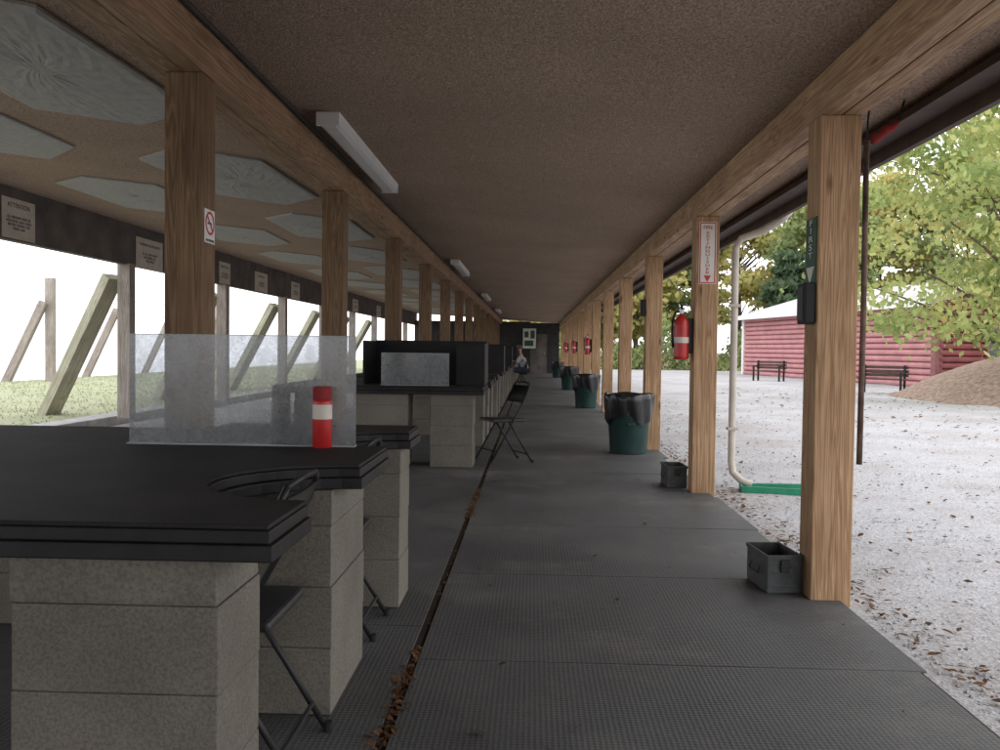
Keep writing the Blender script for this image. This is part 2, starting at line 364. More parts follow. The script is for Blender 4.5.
# ------------------------------------------------------------ posts and beams
def post(name,x,y,w,z0,z1,mat,label,cat='post',grp=None,off=0,d=None):
    g=MB(); g.box(-w/2,w/2,0,d or w,0,z1-z0); o=g.build(name,mat,loc=(x,y,z0),bevel=.007); tag(o,label,cat,grp)
    o.rotation_euler=(R(off),0,0); return o
RY=[4.30+3.2*i for i in range(13)]; LY=[4.1+3.1*i for i in range(13)]
LX=-1.65
rl={0:'tall pine post nearest the camera on the gravel side, green sign on its inner face',1:'pine post carrying the red and white extinguisher sign and nearest red extinguisher',2:'pine post standing directly behind the nearest dark green bin'}
ll={0:'shade-darkened pine post with round no smoking sign behind the clear shield'}
for i,y in enumerate(RY): post('wooden_post',1.465,y,.195,-.05,2.34,'post',rl.get(i,'pine roof post, %s from the camera on the gravel side'%ORD[i]),grp='posts along the gravel side')
for i,y in enumerate(LY): post('wooden_post',LX,y,.18,-.012,2.48,'post_shaded',ll.get(i,'shade-darkened pine roof post, %s from the camera among the shooting benches'%ORD[i]),grp='posts along the benches')
g=MB(); bl=YE-YB+.4
g.box(-.10,-.003,0,bl,0,.205); g.box(.003,.10,0,bl,0,.205)
tag(g.build('roof_beam','beam',loc=(1.47,YB,2.34),bevel=.006),'doubled pine beam resting on the right-hand posts','beam')
g=MB(); g.box(-.13,-.003,0,bl,0,.238); g.box(.003,.10,0,bl,0,.238)
tag(g.build('roof_beam','beam_shaded',loc=(LX,YB,2.48),bevel=.006),'doubled pine beam resting on the left-hand posts','beam')
g=MB(); g.box(2.10,2.14,YB,YE+.5,2.36,2.53); g.box(1.95,2.10,YB,YE+.5,2.44,2.48)
tag(g.build('roof_fascia','fascia'),'dark brown fascia board along the right roof edge','fascia')
g=MB(); g.tube([(LX+.125,YB,2.692),(LX+.125,44,2.692)],.014)
tag(g.build('conduit','conduit',smooth=True),'dark conduit running along the left beam at the ceiling','conduit')
g=MB(); g.box(-6.1,-5.98,YB,YE+.4,2.38,2.985); tag(g.build('header_beam','header'),'dark wide header board above the left range opening','header')
HY=[8.7+4.1*i for i in range(9)]
for i,y in enumerate(HY):
    if i==0: continue
    post('wooden_post',-6.04,y,.19,.1,2.40,'outer_post','weathered post under the dark header board, %s from the camera'%ORD[i-1],grp='posts under the header board')
def beam_between(name,a,b,w,d,mat,label,cat,grp=None):
    a=Vector(a);b=Vector(b); L=(b-a).length; g=MB(); g.box(-w/2,w/2,-d/2,d/2,0,L); o=g.build(name,mat,loc=a,bevel=.006)
    o.rotation_mode='QUATERNION'; o.rotation_quaternion=(b-a).to_track_quat('Z','Y'); tag(o,label,cat,grp)
for i,y in enumerate(HY[1:7]):
    beam_between('timber_brace',(-7.5,y+.55,.06),(-6.22,y+.05,2.2),.27,.16,'brace','greenish leaning timber plank against the %s post under the header board'%ORD[i],'brace','leaning planks by the header posts')
for i,y in enumerate([25,29.5,34,38.5]):
    post('wooden_post',-14,y,.22,.05,3.1,'outer_post','distant weathered post out on the grass, %s from the camera'%ORD[i],grp='posts out on the grass')
    beam_between('timber_brace',(-15.1,y-.3,.03),(-14.1,y-.06,2.4),.3,.2,'outer_post','distant leaning plank against the %s post out on the grass'%ORD[i],'brace','leaning planks out on the grass')
for z,lb in ((2.3,'thin upper cable strung between the distant posts on the grass'),(2.75,'topmost thin cable strung between the distant posts on the grass')):
    g=MB(); g.tube([(-14.13,18,z),(-14.13,30,z-.03),(-14.13,42,z)],.012,6); tag(g.build('wire_cable','steel'),lb,'cable')

t=thing('end_wall',(0,YE-.4,0),'dark wall closing the far end of the covered walkway','wall')
g=MB(); g.box(-6,-.1,0,.1,0,2.6); g.box(.75,1.36,0,.1,0,2.54); g.box(-.1,.75,0,.1,1.98,2.54); g.build('wall_panel','endwall',t)
g=MB(); g.box(-.1,.75,.02,.06,.0,1.98); dr=g.build('door','header',t)
g=MB(); g.tube([(.62,.02,1),(.62,-.05,1)],.03); g.build('door_handle','steel',dr)
t=thing('notice_board',(-.15,YE-.43,1.25),'pale green notice board on the far end wall','notice board')
g=MB(); g.box(-.33,.33,-.02,0,0,1.0); g.build('board','signwhite',t)
g=MB(); 
for q in ((-.36,-.33,0,1.0),(.33,.36,0,1.0),(-.36,.36,-.03,0),(-.36,.36,1.0,1.03)): g.box(q[0],q[1],-.03,0,q[2],q[3])
g.build('frame','greensign',t)
for a,b,c,d in ((-.26,-.05,.55,.85),(.05,.26,.5,.9),(-.26,.2,.12,.4)):
    g=MB(); g.box(a,b,-.026,-.0215,c,d); g.build('paper','greensign',t)

# ------------------------------------------------------------ benches
def pier(parent,x0,x1,y0,y1):
    g=MB(); z=[0,.22,.42,.62,.735]
    g.box(x0+.007,x1-.007,y0+.007,y1-.007,0,.73)
    for a,b in zip(z[:-1],z[1:]):
        dx=random.uniform(-.003,.003);dy=random.uniform(-.003,.003)
        g.box(x0+dx,x1+dx,y0+dy,y1+dy,a+.001,b-.001)
    return g.build('block_pier','block',parent,bevel=.0035)
def slab_poly(L,notches,inset=0,postcut=None,xr=-.55,xl=-2.6):
    i=inset; pts=[(xl+i,i),(xr-i,i)]
    for cy,r0 in notches:
        r=r0+i
        pts.append((xr-i,cy-r))
        for k in range(1,16):
            a=-PI/2-PI*k/16; pts.append((xr-i+r*math.cos(a)*1.05,cy+r*math.sin(a)))
        pts.append((xr-i,cy+r))
    if postcut: pts+=[(xr-i,L-i),(-1.50,L-i),(-1.50,postcut-i),(xl+i,postcut-i)]
    else: pts+=[(xr-i,L-i),(xl+i,L-i)]
    return pts
def bench(y,L,label,piers,notches=((.67,.33),),postcut=None,xr=-.55):
    t=thing('shooting_bench',(0,y,0),label,'bench','concrete block shooting benches with black tops')
    P=slab_poly(L,notches,0,postcut,xr)
    g=MB(); g.prism(P,.735,.772); P2=slab_poly(L,notches,.008,postcut,xr); g.prism(P2,.773,.803); g.build('tabletop','tabletop',t,bevel=.004)
    g=MB(); g.prism(slab_poly(L,notches,.012,postcut,xr),.804,.815); 
    g.build('rubber_mat','mat',t,bevel=.003)
    for q in piers: pier(t,*q)
    return t
bench(1.85,2.5,'nearest block bench, its black top cut with round notches at the aisle',[(-1.16,-.69,.06,.36),(-1.11,-.64,.96,1.50),(-1.05,-.60,2.16,2.46),(-2.5,-2.1,.1,.5),(-2.5,-2.1,1.8,2.1)],((.67,.33),(1.86,.30)),2.2)
bench(8.78,2.5,'block bench beside the open folding chair, black partition boards on top',[(-1.02,-.59,.05,.45),(-1.02,-.59,2.0,2.4),(-1.8,-1.25,.05,.45)],((1.3,.33),),None,-.48)
far=[12.0,15.1,18.3,21.4,24.6,27.7,30.9,34,37.2]
for i,y in enumerate(far):
    bench(y,1.7,'far block bench along the aisle, %s beyond the bench with partition boards'%ORD[i],[(-1.02,-.6,.05,.45),(-1.02,-.6,1.2,1.6),(-1.9,-1.4,.05,.45)],((.67,.33),),None,-.5)
def shield(x0,x1,y,label,h=.42,rz=0):
    w=x1-x0; t=thing('clear_shield',((x0+x1)/2,y,.815),label,'shield','clear shields on the benches',rz)
    g=MB(); g.box(-w/2,w/2,-.003,.003,.006,h); g.build('panel','acrylic',t)
    g=MB(); g.box(-w/2,w/2,-.03,.02,0,.005); g.build('base_plate','edge',t)
    g=MB(); g.box(-w/2,w/2,-.0032,.0032,h,h+.003); g.build('edge','edge',t)
shield(-1.57,-.68,3.38,'large scratched clear shield standing on the nearest bench',.425)
shield(-1.55,-.85,9.0,'clear shield in front of the black partition boards',.33)
for i,y in enumerate([12.3,18.6,24.9,31.2]): shield(-1.5,-.75,y,'small distant clear shield, %s beyond the partition boards'%ORD[i],.42)
def partition(y,label):
    t=thing('partition_screen',(0,y,.815),label,'partition','black partition boards on benches')
    g=MB(); g.box(-1.78,-.52,.98,1.0,0,.47); g.build('back_board','black',t)
    g=MB(); g.box(-.52,-.50,.3,1.0,0,.44); g.build('side_board','black',t)
    g=MB(); g.box(-1.8,-1.78,.3,1.0,0,.46); g.build('side_board','black',t)
    g=MB(); g.box(-.80,-.5,.28,.30,0,.43); g.build('front_board','black',t)
partition(9.0,'black three sided partition boards on the bench by the folding chair')
for i,y in enumerate([15.3,21.6,27.9,34.2]): partition(y,'distant black partition boards, %s beyond the folding chair'%ORD[i])
def spray(x,y,label,body,cap,lab='label',h=1.0,bands=((.05,.13),)):
    t=thing('spray_can',(x,y,.815),label,'can','cans by the clear shield')
    g=MB(); g.lathe([(.034,0),(.037,.004),(.037,.172*h),(.036,.178*h),(.033,.182*h)],24); g.build('body',body,t,smooth=True).modifiers.new('e','EDGE_SPLIT').split_angle=R(50)
    g=MB(); g.lathe([(.0355,.183*h),(.0355,.228*h),(.033,.233*h)],24); g.build('cap',cap,t,smooth=True).modifiers.new('e','EDGE_SPLIT').split_angle=R(50)
    for a,b_ in bands:
        g=MB(); g.lathe([(.0375,a*h),(.0375,b_*h)],24); g.build('label_band',lab,t)
spray(-.985,3.425,'grey can behind the shield, leftmost of the three cans','greycan','black','greycan')
spray(-.895,3.425,'dull can between the red can and the leftmost grey can','greycan','black','ammo',1.0,((.07,.16),))
spray(-.80,3.335,'red can with pale band in front of the shield, rightmost of three','red','redcloth','label',1.0,((.11,.165),))

# ------------------------------------------------------------ folding chair
def chair(loc,rotz,label,s_=1.0):
    t=thing('folding_chair',loc,label,'chair','black metal folding chairs',rotz); t.scale=(s_,s_,s_)
    for s in(-1,1):
        g=MB(); x=s*.205
        g.tube([(x,-.25,0),(x,-.06,.32),(x,.10,.60),(x*.98,.18,.76),(x*.93,.205,.82),(x*.8,.21,.845)],.0105,8); g.build('front_leg','black_metal',t,smooth=True)
        g=MB(); x=s*.185
        g.tube([(x,.25,0),(x,.10,.24),(x,-.03,.44)],.0105,8); g.build('rear_leg','black_metal',t,smooth=True)
        for (a,b_) in ((s*.205,-.25),(s*.185,.25)):
            g=MB(); g.lathe([(.015,0),(.015,.03)],10,(a,b_,0)); g.build('rubber_foot','black',t)
    g=MB(); g.tube([(-.165,.21,.845),(0,.213,.853),(.165,.21,.845)],.0105,8); g.build('top_rail','black_metal',t,smooth=True)
    g=MB(); g.box(-.19,.19,-.21,.17,.435,.468); g.build('seat','tan_seat',t,bevel=.012)
    g=MB()
    K=8; vs=[]
    for z,yy in((.64,.125),(.73,.165),(.815,.20)):
        for i in range(K+1):
            x=-.19+.38*i/K; vs.append((x,yy+.012*math.cos(x/.2*PI/2),z))
    fs=[(r*(K+1)+i,r*(K+1)+i+1,(r+1)*(K+1)+i+1,(r+1)*(K+1)+i) for r in range(2) for i in range(K)]
    g.add(vs,fs); o=g.build('backrest','black',t,smooth=True); m_=o.modifiers.new('s','SOLIDIFY'); m_.thickness=.012
    g=MB(); g.tube([(-.185,.20,.09),(.185,.20,.09)],.008,6); g.build('rear_crossbar','black_metal',t)
    g=MB(); g.tube([(-.2,-.17,.13),(.2,-.17,.13)],.008,6); g.build('front_crossbar','black_metal',t)
    return t
chair((-.865,2.52,0),-PI/2,'folding chair tucked into the nearer notch of the nearest bench',.965)
chair((-.87,3.72,0),-PI/2,'folding chair tucked into the farther notch of the nearest bench',.94)
chair((-.29,9.35,0),-PI/2+.45,'black folding chair standing open in the aisle beside the partition bench')
chair((-.34,28.35,0),-PI/2,'distant folding chair under the seated person')
for i,y in enumerate([12.67,15.77]): chair((-.86,y,0),-PI/2,'distant folding chair at a far bench, %s beyond the open chair in the aisle'%ORD[i],.95)

# ------------------------------------------------------------ bins
def bin_(x,y,label,rz=0):
    t=thing('rubbish_bin',(x,y,0),label,'bin','dark green bins along the right posts',rz)
    g=MB(); g.lathe([(.205,0),(.215,.01),(.255,.60),(.27,.62),(.27,.66)],32); g.build('body','can_green',t,smooth=True).modifiers.new('e','EDGE_SPLIT').split_angle=R(40)
    g=MB(); 
    prof=[(.262,.40),(.268,.44),(.277,.52),(.285,.62),(.288,.68),(.275,.70),(.25,.69),(.22,.60),(.15,.52)]
    seg=48; vs=[];fs=[]
    for i,(r_,z) in enumerate(prof):
        for j in range(seg):
            a=2*PI*j/seg; wv_=math.sin(a*9+i*.5)*.012+math.sin(a*17+i)*.006; zz=z+(math.sin(a*3+1)*.05+math.sin(a*7)*.02 if i<2 else math.sin(a*5)*.006)
            vs.append(((r_+wv_*(i<7))*math.cos(a),(r_+wv_*(i<7))*math.sin(a),zz))
    for i in range(len(prof)-1):
        for j in range(seg): fs.append((i*seg+j,i*seg+(j+1)%seg,(i+1)*seg+(j+1)%seg,(i+1)*seg+j))
    fs.append(tuple((len(prof)-1)*seg+j for j in range(seg)))
    g.add(vs,fs); g.build('bin_bag','bag',t,smooth=True)
    g=MB(); g.box(-.04,.04,-.285,-.25,.34,.37); g.build('handle','can_green',t,bevel=.005)
bin_(1.14,10.35,'nearest dark green bin lined with black bag beside the third post')
bin_(1.13,18.4,'dark green bin, second from the camera along the gravel side')
bin_(1.12,26.6,'dark green bin, third from the camera along the gravel side')
bin_(1.10,38.0,'tiny far bin, fourth from the camera near the end wall')

def ammo(x,y,rz,label):
    t=thing('ammo_box',(x,y,.002),label,'metal box','open metal boxes by the posts',rz)
    W,L,H,th=.085,.15,.185,.003
    g=MB(); g.box(-W,W,-L,L,0,th); g.box(-W,-W+th,-L,L,th,H); g.box(W-th,W,-L,L,th,H); g.box(-W+th,W-th,-L,-L+th,th,H); g.box(-W+th,W-th,L-th,L,th,H)
    g.build('body','ammo',t)
    g=MB()
    for a in ((-W-.006,W+.006,-L-.006,-L,H-.018,H+.004),(-W-.006,W+.006,L,L+.006,H-.018,H+.004),(-W-.006,-W,-L,L,H-.018,H+.004),(W,W+.006,-L,L,H-.018,H+.004)): g.box(*a)
    g.build('rim','ammo',t,bevel=.002)
    for zz in (.03,.10):
        g=MB(); g.box(-.06,.06,-L-.004,-L,zz,zz+.01); g.build('rib','ammo',t,bevel=.002)
    g=MB(); g.box(-.022,.022,-L-.016,-L-.004,.105,.165); g.box(-.03,.03,-L-.02,-L-.014,.13,.138); g.build('latch','black_metal',t,bevel=.002)
    g=MB(); g.tube([(-W-.008,-.06,.12),(-W-.02,-.06,.08),(-W-.02,.06,.08),(-W-.008,.06,.12)],.004,6); g.build('handle','black_metal',t)
ammo(1.255,4.55,.10,'open grey metal box by the foot of the nearest right-hand post')
ammo(1.28,7.9,.05,'small grey metal box by the foot of the extinguisher post')

def extinguisher(x,y,z,label):
    t=thing('fire_extinguisher',(x,y,z),label,'fire extinguisher','red extinguishers on the right posts')
    g=MB(); g.lathe([(.05,0),(.062,.008),(.064,.03),(.064,.29),(.058,.33),(.04,.36),(.022,.375),(.02,.39)],24); g.build('cylinder','red',t,smooth=True)
    g=MB(); g.lathe([(.0648,.14),(.0648,.19)],24); g.build('label_band','label',t)
    g=MB(); g.lathe([(.02,.39),(.022,.43),(.012,.44)],12); g.build('valve','steel',t)
    g=MB(); g.box(-.012,.012,-.11,.02,.425,.435); g.box(-.012,.012,-.12,.02,.455,.463); g.box(-.012,.012,.0,.02,.435,.456); g.build('handle','black',t,bevel=.002)
    g=MB(); g.tube([(0,.02,.41),(-.05,.03,.40),(-.075,.02,.33),(-.078,.0,.2),(-.07,0,.1)],.01,8); g.build('hose','black',t,smooth=True)
    g=MB(); g.box(.05,.10,-.02,.02,.05,.35); g.build('wall_bracket','black_metal',t)
extinguisher(1.27,7.57,1.13,'nearest red fire extinguisher hanging on the inner side of the sign post')
for i,k in enumerate([5,7,9]): extinguisher(1.27,RY[k]+.08,1.1,'distant red fire extinguisher, %s beyond the nearest one'%ORD[i])

def sign(name,loc,rotz,w,h,label,lines,mat='signwhite',border=None,cat='sign',grp=None):
    t=thing(name,loc,label,cat,grp,rotz)
    g=MB(); g.box(-w/2,w/2,-.004,0,-h/2,h/2); g.build('sign_board',mat,t)
    if border:
        g=MB(); b=.008; i=.006
        for q in((-w/2+i,-w/2+i+b,-h/2+i,h/2-i),(w/2-i-b,w/2-i,-h/2+i,h/2-i),(-w/2+i+b,w/2-i-b,-h/2+i,-h/2+i+b),(-w/2+i+b,w/2-i-b,h/2-i-b,h/2-i)): g.box(q[0],q[1],-.006,-.0045,q[2],q[3])
        g.build('border',border,t)
    for (tx,sz,z,ink) in lines: text(tx,sz,ink,t,0,z)
    return t
s=sign('extinguisher_sign',(1.465,RY[1]-.001,2.03),0,.145,.52,'tall white and red extinguisher sign on the second right-hand post',[('FIRE',.045,.212,'redink')],'signwhite','redink')
text('\n'.join('EXTINGUISHER'),.032,'redink',s,0,.0,stretch=1.8)
g=MB(); g.prism([(-.03,-.19),(.03,-.19),(0,-.245)],.0045,.0065,Matrix.Rotation(PI/2,4,'X')); g.build('arrow','redink',s)
s=sign('first_aid_sign',(1.366,RY[0]+.097,1.69),-PI/2,.16,.34,'narrow dark green sign with arrow on the nearest right-hand post',[],'greensign',None)
text('F\nI\nR\nS\nT',.042,'signwhite',s,0,.065,stretch=2.6)
g=MB(); g.prism([(-.06,-.07),(.06,-.07),(0,-.155)],.0045,.0065,Matrix.Rotation(PI/2,4,'X')); g.build('arrow','signwhite',s)
s=sign('no_smoking_sign',(LX+.091,LY[0]+.09,1.77),PI/2,.13,.16,'small white no smoking sign on the nearest left-hand post',[('NO SMOKING',.017,-.068,'ink')],'white')
g=MB(); k=28
vs=[];fs=[]
for i in range(k):
    a=2*PI*i/k; vs+=[(.056*math.cos(a),-.0055,.015+.056*math.sin(a)),(.045*math.cos(a),-.0055,.015+.045*math.sin(a))]
for i in range(k): j=(i+1)%k; fs.append((2*i,2*j,2*j+1,2*i+1))
g.add(vs,fs); g.box(-.048,.048,-.006,-.0052,-.005,.005,Matrix.Translation((0,0,.015))@Matrix.Rotation(PI/4,4,'Y')); g.build('prohibition_ring','redink',s)
g=MB(); g.box(-.03,.024,-.0049,-.0045,.010,.020); g.build('cigarette_symbol','ink',s)
hx=-5.978
sign('notice_sign',(hx,10.05,2.63),PI/2,.66,.46,'cream attention notice on the header board at the left picture edge',[('ATTENTION',.080,.15,'ink'),('ALL FIREARMS MUST BE\nUNLOADED AND CASED\nBEFORE LEAVING THE\nFIRING LINE',.045,-.05,'ink')],'label',grp='notices on the header board')
sign('notice_sign',(hx,13.55,2.60),PI/2,.95,.46,'cream notice on the header board just right of the first range post',[('CHAMBER FLAG REQUIRED',.060,.13,'ink'),('AT ALL TIMES WHEN\nNOT FIRING ON\nTHE RANGE',.055,-.06,'ink')],'label',grp='notices on the header board')
for i,(y,w) in enumerate([(16.9,.6),(19.2,.9),(22.0,.8),(25.3,.8),(29.5,.9),(34,.9)]):
    sign('notice_sign',(hx,y,2.60),PI/2,w,.42,'small distant notice on the header board, %s beyond the cream notice'%ORD[i],[('RANGE RULES',.07,.12,'ink'),('EYE AND EAR\nPROTECTION',.06,-.05,'ink')],'label',grp='notices on the header board')

for i,(k,z) in enumerate([(0,1.34),(2,1.62)]):
    t=thing('speaker_box',(1.335,RY[k]+.06,z),['black box speaker on the inner side of the nearest right post','black box speaker on the inner side of the third right post'][i],'speaker')
    g=MB(); g.box(-.025,.03,-.05,.07,0,.20); g.build('housing','black',t,bevel=.01)
    g=MB(); g.box(-.029,-.026,-.035,.055,.02,.18); g.build('grille','black_metal',t)
t=thing('hanging_pole',(1.715,4.65,.62),'rusty brown pole hanging just outside the nearest right post','pole')
g=MB(); g.tube([(0,0,0),(.003,0,.8),(-.002,.0,1.68)],.015,10); g.build('shaft','rust',t,smooth=True)
g=MB(); g.tube([(0,0,1.68),(.002,0,1.78),(.012,0,1.90)],.005,6); g.build('hook','black_metal',t)
t=thing('rolled_flag',(1.725,4.66,2.28),'red rolled cloth tied under the roof edge above the pole','flag')
g=MB(); g.tube([(.02,.0,.01),(.04,.01,.035),(.065,-.01,.05),(.09,.01,.08),(.12,0,.09),(.15,-.01,.12)],[.01,.024,.018,.026,.02,.01],10); g.build('cloth','redcloth',t,smooth=True)
g=MB(); g.tube([(.15,0,.12),(.18,0,.23)],.006,6); g.build('tie','black',t)
t=thing('downspout',(1.80,7.95,0),'cream downspout running down beside the extinguisher sign post','downspout')
g=MB(); g.tube([(.40,-.25,2.42),(.36,-.2,2.36),(.22,-.1,2.27),(.05,-.0,2.21),(0,0,2.12),(0,0,1.1),(0,0,.22),(.01,-.02,.12),(.08,-.06,.05),(.16,-.1,.03)],.032,10)
g.build('pipe','cream',t,smooth=True)
for a in (1.6,.5):
    g=MB(); g.box(-.045,.045,-.04,.04,a,a+.025); g.build('strap','cream',t)
t=thing('splash_block',(2.15,7.78,-.03),'green plastic splash tray under the downspout outlet','splash tray',None,-.1)
g=MB(); g.prism([(-.3,-.10),(.32,-.17),(.36,0),(.32,.17),(-.3,.10)],0,.012); g.build('tray','green',t)
for q in ([(-.3,-.10),(.32,-.17),(.32,-.155),(-.3,-.085)],[(-.3,.085),(.32,.155),(.32,.17),(-.3,.10)],[(-.3,-.085),(-.285,-.085),(-.285,.085),(-.3,.085)]):
    g=MB(); g.prism(q,.0125,.06); g.build('raised_edge','green',t)
for i,y in enumerate([5.65,14.9,23.9,32.9]):
    x=-1.33; t=thing('ceiling_light',(x,y,ceil_z(x)-.002),['long fluorescent ceiling light nearest the camera along the left beam','second fluorescent ceiling light along the left beam','third fluorescent ceiling light along the left beam','fourth fluorescent ceiling light along the left beam'][i],'ceiling light','unlit fluorescent ceiling lights')
    g=MB(); g.box(-.075,.075,0,2.44,-.03,0); g.build('housing','white',t,bevel=.004)
    g=MB(); pr=[(-.072,-.03),(-.065,-.07),(-.04,-.085),(.04,-.085),(.065,-.07),(.072,-.03)]
    g.prism([(a,b_) for a,b_ in pr],0.02,2.42,Matrix(((1,0,0,0),(0,0,1,0),(0,1,0,0),(0,0,0,1)))); g.build('diffuser','lens',t)
    for yy in (-.012,2.422):
        g=MB(); g.box(-.076,.076,yy,yy+.03,-.088,-.001); g.build('end_cap','white',t,bevel=.004)

# ------------------------------------------------------------ red log building
ang=math.atan2(17,-2.9)
t=thing('log_building',(14.8,32.7,-.06),'long low red log-sided building across the gravel yard','building',None,ang)
def logs(x0,x1,y0,z0,z1,axis='x',sgn=1):
    g=MB(); h=.24; z=z0
    while z<z1-.01:
        prof=[(0,z),(.08*sgn,z+.012),(.15*sgn,z+.05),(.17*sgn,z+h/2),(.15*sgn,z+h-.05),(.08*sgn,z+h-.012),(0,z+h)]
        k=len(prof)
        if axis=='x':
            vs=[(x0,y0+a,b) for a,b in prof]+[(x1,y0+a,b) for a,b in prof]
        else:
            vs=[(y0+a,x0,b) for a,b in prof]+[(y0+a,x1,b) for a,b in prof]
        g.add(vs,[(i,i+1,i+1+k,i+k) for i in range(k-1)]+[tuple(range(k-1,-1,-1)),tuple(range(k,2*k))]); z+=h
    return g
g=logs(0,17.2,0,0,3.11,'x',1); g.box(0.01,17.2,-7,-.01,0,3.15); 
g.build('wall','log',t)
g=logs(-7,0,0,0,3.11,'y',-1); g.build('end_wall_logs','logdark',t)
g=MB(); mt=Matrix(((0,0,1,0),(1,0,0,0),(0,1,0,0),(0,0,0,1)))
g.prism([(-7,3.13),(.0,3.13),(-3.5,4.2)],0.02,.1,mt); g.build('gable','darkred',t)
g=MB()
for (a,b_,c,d) in ((.7,3.02,-3.5,4.27),(-3.5,4.27,-7.7,3.02)):
    g.add([(-.5,a,b_),(17.7,a,b_),(17.7,c,d),(-.5,c,d),(-.5,a,b_+.12),(17.7,a,b_+.12),(17.7,c,d+.12),(-.5,c,d+.12)],[(0,1,2,3),(7,6,5,4),(0,4,5,1),(1,5,6,2),(3,2,6,7),(0,3,7,4)])
rf=g.build('roof','roof',t)
g=MB(); g.box(-.5,17.7,.705,.74,3.0,3.14); g.build('fascia','white',rf)
for (a,b_) in ((-.08,.12),(17.1,17.3)):
    g=MB(); g.box(a-.05,b_,-.1,.2,0,3.1); g.build('corner_board','darkred' if a<5 else 'white',t)
def window(x0,x1,z0,z1):
    fr=MB(); gl_=MB()
    fr.box(-.2,-.06,x0-.08,x1+.08,z0-.08,z0); fr.box(-.2,-.06,x0-.08,x1+.08,z1,z1+.08); fr.box(-.2,-.06,x0-.08,x0,z0,z1); fr.box(-.2,-.06,x1,x1+.08,z0,z1); gl_.box(-.19,-.175,x0,x1,z0,z1)
    w=fr.build('window','darkred',t); gl_.build('pane','glass',w)
window(-3.4,-1.9,1.0,2.2); window(-6,-4.5,1.0,2.2)
g=MB(); g.box(8.0,8.95,.09,.19,.05,2.1); d=g.build('door','darkred',t); g=MB(); g.box(7.9,8.0,.09,.21,0,2.2); g.box(8.95,9.05,.09,.21,0,2.2); g.box(8.0,8.95,.09,.21,2.11,2.2); g.build('door_frame','white',d)

def park_bench(x,y,rz,label):
    t=thing('park_bench',(x,y,-.03),label,'park bench','dark park benches by the log building',rz)
    g=MB(); 
    for k in range(4): g.box(-.7,.7,-.22+k*.11,-.13+k*.11,.42,.45)
    g.build('seat','fascia',t)
    g=MB()
    for k in range(3): g.box(-.7,.7,.23,.26,.52+k*.12,.61+k*.12)
    g.build('backrest','fascia',t)
    for s in(-1,1):
        g=MB(); g.box(s*.6-.03,s*.6+.03,-.22,-.16,0,.64); g.box(s*.6-.03,s*.6+.03,.17,.23,0,.88); g.box(s*.6-.03,s*.6+.03,-.24,.2,.62,.66); g.build('leg','black_metal',t)
park_bench(10.9,27.8,-PI/2+.9,'dark park bench in front of the log building, nearer one')
park_bench(10.1,38.0,-PI/2+.8,'dark park bench in front of the log building, farther one')

# ------------------------------------------------------------ trees
def crown_mesh(H,z0,rad,nc,nl,ls,conic=False,seed=1,extra=()):
    rnd=random.Random(seed); g=MB(); cl=[]
    P=[]
    for c in range(nc):
        while True:
            u=Vector((rnd.uniform(-1,1),rnd.uniform(-1,1),rnd.uniform(-1,1)))
            if u.length<1 and u.length>.35: break
        zz=(u.z+1)/2
        rr=rad*((1.15-zz) if conic else 1)
        P.append(Vector((u.x*rr*rnd.uniform(.7,1.2),u.y*rr*rnd.uniform(.7,1.2),z0+zz*(H-z0))))
    for e in extra: P.append(Vector(e))
    for p in P:
        cl.append(p)
        cs=rad*rnd.uniform(.08,.2)
        for k in range(nl):
            q=p+Vector((rnd.gauss(0,cs),rnd.gauss(0,cs),rnd.gauss(0,cs*.4)))
            a=Vector((rnd.gauss(0,1),rnd.gauss(0,1),rnd.gauss(0,.6))).normalized(); b_=a.orthogonal().normalized(); b_.rotate(Matrix.Rotation(rnd.random()*6,3,a))
            s=ls*rnd.uniform(.6,1.3); c_=a.cross(b_)
            g.v+= [tuple(q-b_*s),tuple(q+c_*s*.65),tuple(q+b_*s),tuple(q-c_*s*.65)]; o=len(g.v)-4; g.f.append((o,o+1,o+2,o+3))
    return g,cl
def tree(x,y,label,H,z0,rad,nc,nl,ls,mat,conic=False,seed=1,tr=.16,grp=None,cat='tree',name='broadleaf_tree',extra=()):
    t=thing(name,(x,y,-.06),label,cat,grp)
    g,cl=crown_mesh(H,z0,rad,nc,nl,ls,conic,seed,extra); g.build('crown',mat,t)
    g=MB(); top=H*.8; g.tube([(0,0,0),(.05,.03,H*.3),(-.04,.05,H*.55),(.02,0,top)],[tr,tr*.75,tr*.5,tr*.2],9)
    pick=cl[:nc:max(1,nc//24)]+[c for c in cl[nc:]]
    for p in pick:
        zb=min(top,max(z0*.6,p.z-rad*.5)); s=Vector((0,0,zb)); g.tube([s,(s+p)/2+Vector((0,0,.15)),p],[tr*.3,tr*.2,tr*.08],6)
    g.build('trunk','bark',t); return t
tree(12.4,22.5,'nearest maple with green and yellow leaves at the right edge',9.4,2.2,4.1,95,150,.10,'leaf_maple',seed=3,tr=.17,name='maple_tree',
     extra=[(-2.6,-1,2.0),(-3.2,-.6,2.2),(-2.0,-1.4,1.8),(-3.4,-.4,2.0),(-1.2,-1.5,1.7),(-2.9,-.8,2.5),(-3.8,0,2.9)])
tree(17.2,30.0,'slim yellow tree rising over the near end of the log building',10.5,3.8,3.2,50,130,.12,'leaf_yellow',seed=5)
